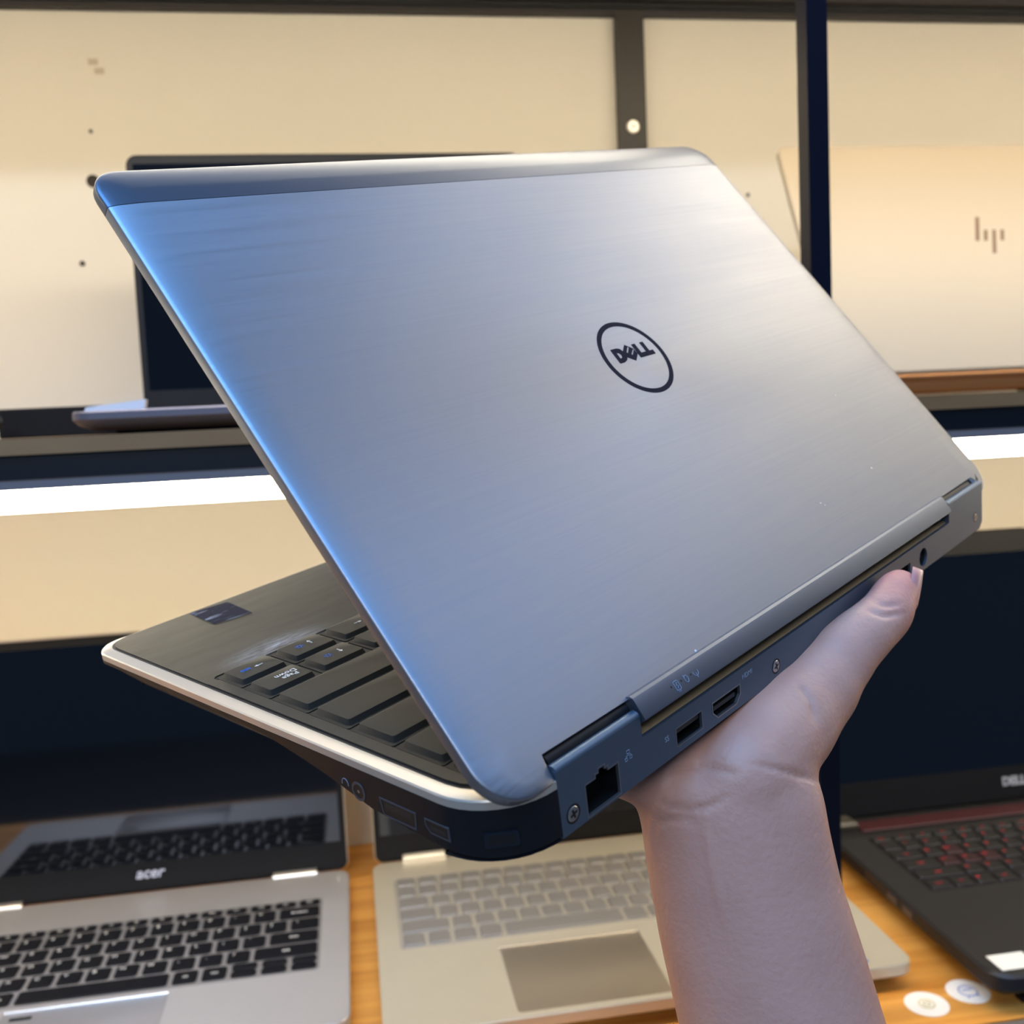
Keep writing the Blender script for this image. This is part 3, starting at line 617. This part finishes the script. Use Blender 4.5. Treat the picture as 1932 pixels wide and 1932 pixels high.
me = lines([arcp(0, 0, 1.3, 20, 160, 8), [(-1.25, .4), (-1.4, -.6)], [(1.25, .4), (1.4, -.6)]], .1); me.transform(Matrix.Translation((-.05*K, 59.0*K, -9.2*K)) @ Matrix.Rotation(math.radians(90), 4, 'Y') @ Matrix.Rotation(math.radians(90), 4, 'Z')); link('marking', me, M_GREYMARK, HL, 0)
a_ = math.radians(45); cxn, cyn = 20.5-20.5*math.sin(a_), 20.5-20.5*math.cos(a_)
ME = Matrix.Translation((cxn*K, cyn*K, -11*K)) @ Matrix.Rotation(math.radians(-45), 4, 'Z')
b = MB(); b.rings([[(x, -.35, z) for x, z in rrect(-4.2, 4.2, -2.0, 2.0, .5, 2)], [(x, .5, z) for x, z in rrect(-4.2, 4.2, -2.0, 2.0, .5, 2)]], K); me = b.mesh('lock_slot'); me.transform(ME); q = link('lock_slot', me, mat('lock_slot_rim', (26, 34, 44), .3, .4), HL)
b = MB(); b.rings([[(x, -.4, z) for x, z in rrect(-3.4, 3.4, -1.3, 1.3, .3, 1)], [(x, .1, z) for x, z in rrect(-3.4, 3.4, -1.3, 1.3, .3, 1)]], K); me = b.mesh('port_cavity'); me.transform(ME); link('port_cavity', me, M_PORT, q, 0)

# ---- lid: local (x, v, n) with v up the lid from the hinge and n out of its back
TH, HY, HZ = math.radians(49.67), 6.55, -1.0
ct, st = math.cos(TH), math.sin(TH)
LM = Matrix(((1, 0, 0, 0), (0, ct, -st, HY*K), (0, st, ct, HZ*K), (0, 0, 0, 1)))
X0, X1, VT, VS, OFF = 1.25, 309.4, 206.8, 190.9, 5.64
def put_lid(b, name, mt, par=None, sm=35):
    me = b.mesh(name) if isinstance(b, MB) else b
    me.transform(LM); return link(name, me, mt, par or HL, sm)
def left_side(n=24): return [(X0, VS-(VS-9)*i/n) for i in range(n+1)]
back_ol = [(X0, VS)]+[(X0, VS-(VS-10)*i/20) for i in range(1, 20)]+arcp(X0+12.8, 8.3, 12.8, 180, 270, 10)+[(20.6, -4.5), (20.9, 2.9), (55.2, 2.7), (261, 2.7), (295.9, 2.9), (296.2, -4.5)]+arcp(X1-12.8, 8.3, 12.8, 270, 360, 10)+[(X1, 10+(VS-10)*i/20) for i in range(1, 21)]
back_ol = [(x, v) for x, v in back_ol]
bs = [0 if (20.7 < x < 296 and v < 5) else 1 for x, v in back_ol]
bs = [(.3+.7*(max(0, v+4.5)/12.8) if v < 8.3 else 1)*q for q, (x, v) in zip(bs, back_ol)]
def seam_in(poly, s, d, lock):      # inset but keep the locked edge straight
    out = []
    for (x, v), sc__ in zip(poly, s):
        pass
    q = inset(poly, d, s)
    return [(a, lock if abs(v-lock) < 1e-6 else b_) for (a, b_), (x, v) in zip(q, poly)]
lidp = [(.4, .9), (.05, 1.2), (0, 1.6), (0, 4.25), (.12, 4.55), (.5, 4.78), (1.4, 4.98), (3.2, 5.2), (6, 5.42), (9, 5.56), (12, 5.64)]
b = MB(); b.rings([[(x, v, n) for x, v in seam_in(back_ol, bs, d, VS)] for d, n in lidp], K)
LB = put_lid(b, 'lid_back', M_LID, sm=40)
cap_ol = [(X1, VS+.25)]+arcp(X1-11, VT-11, 11, 0, 90, 8)+[(X1-11-(X1-X0-22)*i/12, VT) for i in range(1, 12)]+arcp(X0+11, VT-11, 11, 90, 180, 8)+[(X0, VS+.25)]
b = MB(); rg = []
for d, n in lidp[:-1]+[(10, 5.6)]:
    q = [(a, VS+.25 if abs(v-VS-.25) < 1e-6 else b_) for (a, b_), (x, v) in zip(inset(cap_ol, d), cap_ol)]
    rg.append([(x, v, n-2.0*max(0, (v-VS)/(VT-VS))**2*min(1, n/5.0)) for x, v in q])
b.rings(rg, K); put_lid(b, 'lid_cap', M_CAP, sm=50)
full = [(X0+.6, VS)]+[(x, v) for x, v in rrect(X0+.6, X1-.6, 3.0, VT-.6, (11, 11, 10.5, 10.5), 6)][0:]
full = rrect(X0+1.0, X1-1.0, 3.2, VT-1.0, (6, 6, 10.5, 10.5), 6)
LZ = put_lid(MB().prism(full, [(.4, -.4), (0, 0), (0, 2.4)], K), 'lid_bezel', M_BEZEL)
put_lid(MB().box(17, 293, 18, 180, -.5, -.2, K), 'screen', M_SCREEN, LZ)
put_lid(MB().box(150, 158, 192, 196, -.5, -.2, K), 'webcam', M_PORT, LZ)
# bar between the hinges
prof = [(4.6, 5.4), (3.3, 5.75), (2.3, 5.4), (1.9, 5.0), (-1.25, .5), (-1.35, .05), (-1.0, -.3), (1.0, -1.6), (5, -2.2), (9, -1), (9, 4)]
HB = MB().extrude_x(prof, 55.0, 261.2, K).build('hinge_bar', M_BAR, HL, 24)
for xa, xb in ((56, 261), (21.5, 55), (261.5, 295.5)):
    pass
for xa, xb in ((22.0, 55.2), (261.0, 295.0)):      # dark hinge knuckles in the lid notches
    MB().cyl((xa, 6.8, .6), (1, 0, 0), 3.6, xb-xa, 18, K).build('hinge_knuckle', mat('knuckle_dark', (26, 26, 28), .4, .4), HL)
# status marks on the bar's rear face
fa, fb = Vector((0, 1.9, 5.0)), Vector((0, -1.25, .5)); fd = (fb-fa).normalized()
fn = Vector((0, fd.z, -fd.y)); fn = fn if fn.y < 0 else -fn
def bar_mark(me, x, s, name, mt, par):
    o_ = fa+fd*s+fn*.03
    M_ = Matrix(((1, 0, 0, x*K), (0, -fd.y, fn.y, o_.y*K), (0, -fd.z, fn.z, o_.z*K), (0, 0, 0, 1)))
    me.transform(M_); link(name, me, mt, par, 0)
bar_mark(lines([rrect(-1.0, 1.0, -1.5, 1.1, .2, 1)+[(-.9, -1.5)], [(-.4, -1.5), (-.4, -2.0), (.4, -2.0), (.4, -1.5)], [(.3, .7), (-.3, -.2), (.3, -.3), (-.2, -1.1)]], .09), 72.2, 2.7, 'marking', M_GREYMARK, HB)
bar_mark(lines([[(-.7, 1.3), (-.7, -.3)]+arcp(0, -.4, .7, 180, 360, 8)+[(.7, .3)]+arcp(0, .2, .7, 0, 180, 8)], .09), 76.8, 2.7, 'marking', M_GREYMARK, HB)
bar_mark(lines([arcp(0, 0, 1.1, 160, 380, 10), [(0, -.2), (0, -1.7)]], .09), 81.4, 2.6, 'marking', M_GREYMARK, HB)
for x in (69.8, 74.5, 79.2):
    bar_mark(MB().cyl((0, 0, -.02), (0, 0, 1), .33, .04, 10, K).mesh('indicator_led'), x, 2.5, 'indicator_led', M_PORT, HB)
# round emblem with its lettering
N0 = OFF
def emblem(loops, name, par, depth=.12):
    me = curve_fill(name, loops, depth); me.transform(Matrix.Translation((0, 0, N0+.02))); me.transform(Matrix.Scale(K, 4)); return put_lid(me, name, M_LOGO, par, 0)
EM = emblem([arcp(155.6, 101.6-.0, 16.25, 0, 357.5, 72), arcp(155.6, 101.6, 14.35, 0, 357.5, 72)], 'emblem_ring', LB)
D_ = [[(145.83, 106.9), (149.2, 106.9), (150.7, 106.4), (151.4, 105.2), (151.85, 103.8), (151.56, 102.43), (150.21, 101.2), (148.44, 100.6), (145.83, 100.6)], [(147.7, 105.0), (148.9, 104.75), (149.4, 103.7), (148.9, 102.75), (147.7, 102.5)]]
E_L = [[(154.51, 107.54), (157.46, 105.19), (157.57, 104.45), (157.85, 102.61), (154.52, 100.07), (151.3, 102.4), (151.46, 105.09)], [(155.3, 106.37), (155.81, 106.04), (153.33, 103.92), (152.83, 104.24)], [(157.0, 104.87), (157.3, 104.55), (154.9, 102.6), (154.5, 103.0)]]
L_1 = [[(158.0, 106.95), (160.1, 106.95), (160.1, 102.7), (162.4, 102.7), (162.4, 100.75), (158.0, 100.75)]]
L_2 = [[(162.85, 106.95), (164.9, 106.95), (164.9, 102.7), (167.0, 102.7), (167.0, 100.75), (162.5, 100.75), (162.5, 102.7), (162.85, 102.7)]]
for lt in (D_, E_L, L_1, L_2): emblem(lt, 'emblem_letter', LB)
for x, v, r in ((235.5, 26.5, .42), (190.5, 24.0, .3), (192.0, 22.6, .22), (88.5, 3.9, .45), (251.0, 60.0, .2)):
    put_lid(MB().cyl((x, v, N0), (0, 0, 1), r, .03, 7, K), 'scuff', mat('scuff_white', (214, 214, 214), .7), LB, 0)

# ------------------------------------------------------------------ hand and forearm
def pix(u, v, d):      # a point d metres in front of the lens
    q = CAM_F + CAM_R*((u-966)/1932) + CAM_D*((v-966)/1932)
    return Vector((0, 0, CZ)) + q*d
HI = HM.inverted()
def lp(x, y, z): return HM @ Vector((x*K, y*K, z*K))
parts = MB()
def loft(secs, n=28):
    """secs: (centre, major axis, minor axis) -> closed tube"""
    parts.rings([[tuple(c+a*math.cos(2*math.pi*i/n)+b_*math.sin(2*math.pi*i/n)) for i in range(n)] for c, a, b_ in secs])
def chain(nodes, step=.0015, n=14):
    """round cones through (point, radius) nodes, as a lofted tube with rounded ends"""
    P = [Vector(p) for p, r in nodes]; Rr = [r for p, r in nodes]
    pts = []
    for i in range(len(P)-1):      # Catmull-Rom
        p0 = P[max(i-1, 0)]; p1 = P[i]; p2 = P[i+1]; p3 = P[min(i+2, len(P)-1)]
        for j in range(8):
            t_ = j/8; t2, t3 = t_*t_, t_*t_*t_
            c = 0.5*((2*p1)+(p2-p0)*t_+(2*p0-5*p1+4*p2-p3)*t2+(3*p1-p0-3*p2+p3)*t3)
            pts.append((c, Rr[i]+(Rr[i+1]-Rr[i])*(t_*t_*(3-2*t_))))
    pts.append((P[-1], Rr[-1]))
    rs = []; u0 = None
    def ring(c, t_, r):
        nonlocal u0
        u = t_.orthogonal().normalized() if u0 is None else (u0-t_*u0.dot(t_)).normalized()
        u0 = u; w = t_.cross(u)
        rs.append([tuple(c+u*r*math.cos(2*math.pi*k/n)+w*r*math.sin(2*math.pi*k/n)) for k in range(n)])
    t0 = (pts[1][0]-pts[0][0]).normalized(); te = (pts[-1][0]-pts[-2][0]).normalized()
    for a in (85, 60, 30): ring(pts[0][0]-t0*pts[0][1]*math.sin(math.radians(a)), t0, pts[0][1]*math.cos(math.radians(a)))
    for i, (c, r) in enumerate(pts):
        t_ = (pts[min(i+1, len(pts)-1)][0]-pts[max(i-1, 0)][0]).normalized(); ring(c, t_, r)
    for a in (30, 60, 85): ring(pts[-1][0]+te*pts[-1][1]*math.sin(math.radians(a)), te, pts[-1][1]*math.cos(math.radians(a)))
    parts.rings(rs)
AR, AF = CAM_R, CAM_F
secs = []
for u, v, hw, d, th_ in ((1760, 2950, 255, .300, .034), (1640, 2500, 232, .304, .031), (1556, 2220, 212, .308, .028), (1475, 1932, 196, .310, .0255), (1435, 1780, 190, .3105, .0235), (1402, 1650, 181, .311, .0215), (1386, 1560, 177, .311, .0205), (1374, 1500, 179, .312, .0205), (1366, 1455, 172, .3135, .0205), (1366, 1420, 150, .319, .018)):
    secs.append((pix(u, v, d), AR*(hw*d/1932), AF*th_))
loft(secs)
RX, RY, RZ_ = (HM.to_3x3() @ Vector(a) for a in ((1, 0, 0), (0, 1, 0), (0, 0, 1)))
loft([(lp(99, 0, -41), RX*.022, RZ_*.012), (lp(100, 8, -36.5), RX*.029, RZ_*.0165), (lp(101, 24, -32.5), RX*.034, RZ_*.0152), (lp(100, 50, -31), RX*.038, RZ_*.0137), (lp(99, 80, -29.5), RX*.039, RZ_*.012), (lp(98, 92, -29), RX*.033, RZ_*.009)])
px = lambda u, v, d, r: (pix(u, v, d), r*d/1932)
chain([px(1392, 1462, .3090, 112), px(1432, 1412, .3175, 112), px(1474, 1364, .3265, 104), px(1534, 1302, .336, 84), px(1577, 1250, .341, 69), px(1617, 1209, .345, 59), px(1648, 1181, .350, 54), px(1671, 1158, .3545, 51.5), px(1685, 1130, .3595, 46), px(1697, 1112, .3635, 42)])
finger = [((127, 86, -27.5), [(129, 108, -27.0), (131, 132, -26.2), (132, 150, -25.3)], .0088, .0072), ((108, 90, -27.5), [(108, 114, -27.2), (108, 142, -26.2), (108, 162, -25.2)], .0088, .0071),
          ((89, 88, -27.5), [(87, 112, -27.2), (85, 137, -26.0), (84, 156, -24.8)], .0084, .0068), ((71, 80, -27.0), [(67, 99, -26.5), (64, 118, -25.2), (62, 132, -24.2)], .0074, .0060)]
for a, bs_, r0, r1 in finger:
    chain([(lp(*a), r0*1.15), (lp(*bs_[0]), r0), (lp(*bs_[1]), (r0+r1)/2), (lp(*bs_[2]), r1)])
me = parts.mesh('person'); ho = bpy.data.objects.new('person', me); COL.objects.link(ho)
mr = ho.modifiers.new('r', 'REMESH'); mr.mode = 'VOXEL'; mr.voxel_size = .0013
ms_ = ho.modifiers.new('s', 'SMOOTH'); ms_.factor = .5; ms_.iterations = 36
dg = bpy.context.evaluated_depsgraph_get(); me2 = bpy.data.meshes.new_from_object(ho.evaluated_get(dg)); ho.modifiers.clear(); ho.data = me2; bpy.data.meshes.remove(me)
# skin creases at the wrist, the thumb joint and the tendons
UV = []
for vt in me2.vertices:
    q = vt.co-Vector((0, 0, CZ)); z = q.dot(CAM_F); UV.append((966+1932*q.dot(CAM_R)/z, 966+1932*q.dot(CAM_D)/z, vt.normal.dot(CAM_F) < .15))
NRM = [vt.normal.copy() for vt in me2.vertices]
def crease(pts, w, depth):      # a fold running over the near side of the skin
    x0, x1 = min(p[0] for p in pts)-3*w, max(p[0] for p in pts)+3*w; y0, y1 = min(p[1] for p in pts)-3*w, max(p[1] for p in pts)+3*w
    for (u, v, ok), vt, nn in zip(UV, me2.vertices, NRM):
        if not ok or u < x0 or u > x1 or v < y0 or v > y1: continue
        best = 1e9; pos = 0
        for k, ((ax, ay), (bx, by)) in enumerate(zip(pts, pts[1:])):
            dx, dy = bx-ax, by-ay; t_ = max(0, min(1, ((u-ax)*dx+(v-ay)*dy)/(dx*dx+dy*dy))); d = math.hypot(u-ax-dx*t_, v-ay-dy*t_)
            if d < best: best = d; pos = (k+t_)/(len(pts)-1)
        if best < 3*w: vt.co -= nn*depth*math.exp(-(best/w)**2)*min(1, 4*pos+.15, 4*(1-pos)+.15)
for c_ in ([(1236, 1498), (1262, 1520), (1300, 1530), (1345, 1520), (1375, 1500)], [(1240, 1552), (1275, 1546), (1320, 1548)], [(1262, 1455), (1300, 1446), (1350, 1452), (1400, 1462)],
           [(1420, 1440), (1470, 1452), (1545, 1474)], [(1640, 1128), (1668, 1142), (1700, 1140)], [(1632, 1148), (1668, 1162), (1708, 1156)], [(1505, 1290), (1530, 1320), (1540, 1362)]):
    crease(c_, 5, .0009)
for c_ in ([(1252, 1478), (1238, 1520), (1228, 1570), (1234, 1620)], [(1268, 1492), (1252, 1535), (1244, 1590)], [(1330, 1540), (1345, 1640), (1372, 1760)]):
    crease(c_, 7, -.0007)
me2.update()
def skin_material():
    M = mat('skin', (200, 148, 127), .48, spec=.35, sss=.25, bump=((520, 520, 520), .38, .0006)); nt = M.node_tree; p = nt.nodes['Principled BSDF']
    at = nt.nodes.new('ShaderNodeAttribute'); at.attribute_name = 'blush'
    tc = nt.nodes.new('ShaderNodeTexCoord'); nz = nt.nodes.new('ShaderNodeTexNoise'); nz.inputs['Scale'].default_value = 55; nz.inputs['Detail'].default_value = 4
    nt.links.new(tc.outputs['Object'], nz.inputs['Vector'])
    m1 = nt.nodes.new('ShaderNodeMix'); m1.data_type = 'RGBA'; m1.inputs[6].default_value = lin((188, 138, 118)); m1.inputs[7].default_value = lin((206, 158, 138)); nt.links.new(nz.outputs['Fac'], m1.inputs[0])
    m2 = nt.nodes.new('ShaderNodeMix'); m2.data_type = 'RGBA'; m2.inputs[7].default_value = lin((206, 116, 104)); nt.links.new(at.outputs['Fac'], m2.inputs[0]); nt.links.new(m1.outputs[2], m2.inputs[6])
    nt.links.new(m2.outputs[2], p.inputs['Base Color'])
    return M
me2.materials.clear(); me2.materials.append(skin_material())
at = me2.attributes.new('blush', 'FLOAT', 'POINT'); tips = [(pix(1695, 1110, .362), .016)]+[(lp(*f[1][2]), .016) for f in finger]
for i, vt in enumerate(me2.vertices): at.data[i].value = max(max(0, 1-(vt.co-c).length/(r*1.6)) for c, r in tips)*.75
for p in me2.polygons: p.use_smooth = True
tag(ho, 'bare forearm and right hand holding up the grey laptop from beneath', 'person')
def nail(base, tip, up, w, name='fingernail', thick=.0007):
    base, tip, up = Vector(base), Vector(tip), Vector(up).normalized(); d = tip-base; L = d.length; d.normalize(); s = d.cross(up).normalized(); up = s.cross(d)
    b = MB(); nx, ny = 8, 8; top = []; botm = []
    for j in range(ny+1):
        t_ = j/ny; ww = w*(1 if t_ < .6 else math.sqrt(max(.05, 1-((t_-.6)/.42)**2)))*(.8+.2*min(1, t_*4))
        for i in range(nx+1):
            x = (i/nx-.5)*2; c = base+d*(L*t_)+s*(x*ww)-up*(x*x*w*.55)-up*(t_*t_*L*.06); top.append(tuple(c)); botm.append(tuple(c-up*thick))
    N = (nx+1)*(ny+1); f = []
    for j in range(ny):
        for i in range(nx):
            a = j*(nx+1)+i; f.append((a, a+1, a+nx+2, a+nx+1)); f.append((N+a+nx+1, N+a+nx+2, N+a+1, N+a))
    edge = [i for i in range(nx+1)]+[(nx+1)*(j+1)-1 for j in range(1, ny+1)]+[ny*(nx+1)+i for i in range(nx-1, -1, -1)]+[j*(nx+1) for j in range(ny-1, 0, -1)]
    for a, c in zip(edge, edge[1:]+edge[:1]): f.append((a, N+a, N+c, c))
    b.add(top+botm, f); return b.build(name, mat('nail', (196, 134, 126), .34, spec=.4), ho, 60)
NN = (CAM_R*.86+CAM_D*.22-CAM_F*.46).normalized(); nail(pix(1686, 1134, .3595)+NN*.0080, pix(1709, 1070, .3675)+NN*.0070, NN, .0054)
for a, bs_, r0, r1 in finger:
    e1 = Vector(bs_[2]); e0 = Vector(bs_[1]); d = (e1-e0).normalized(); up = Vector((0, 0, -1))
    nail(lp(*(e1-d*4+up*(r1/K*.93))), lp(*(e1+d*8+up*(r1/K*.75))), HM.to_3x3() @ up, r1*.72)
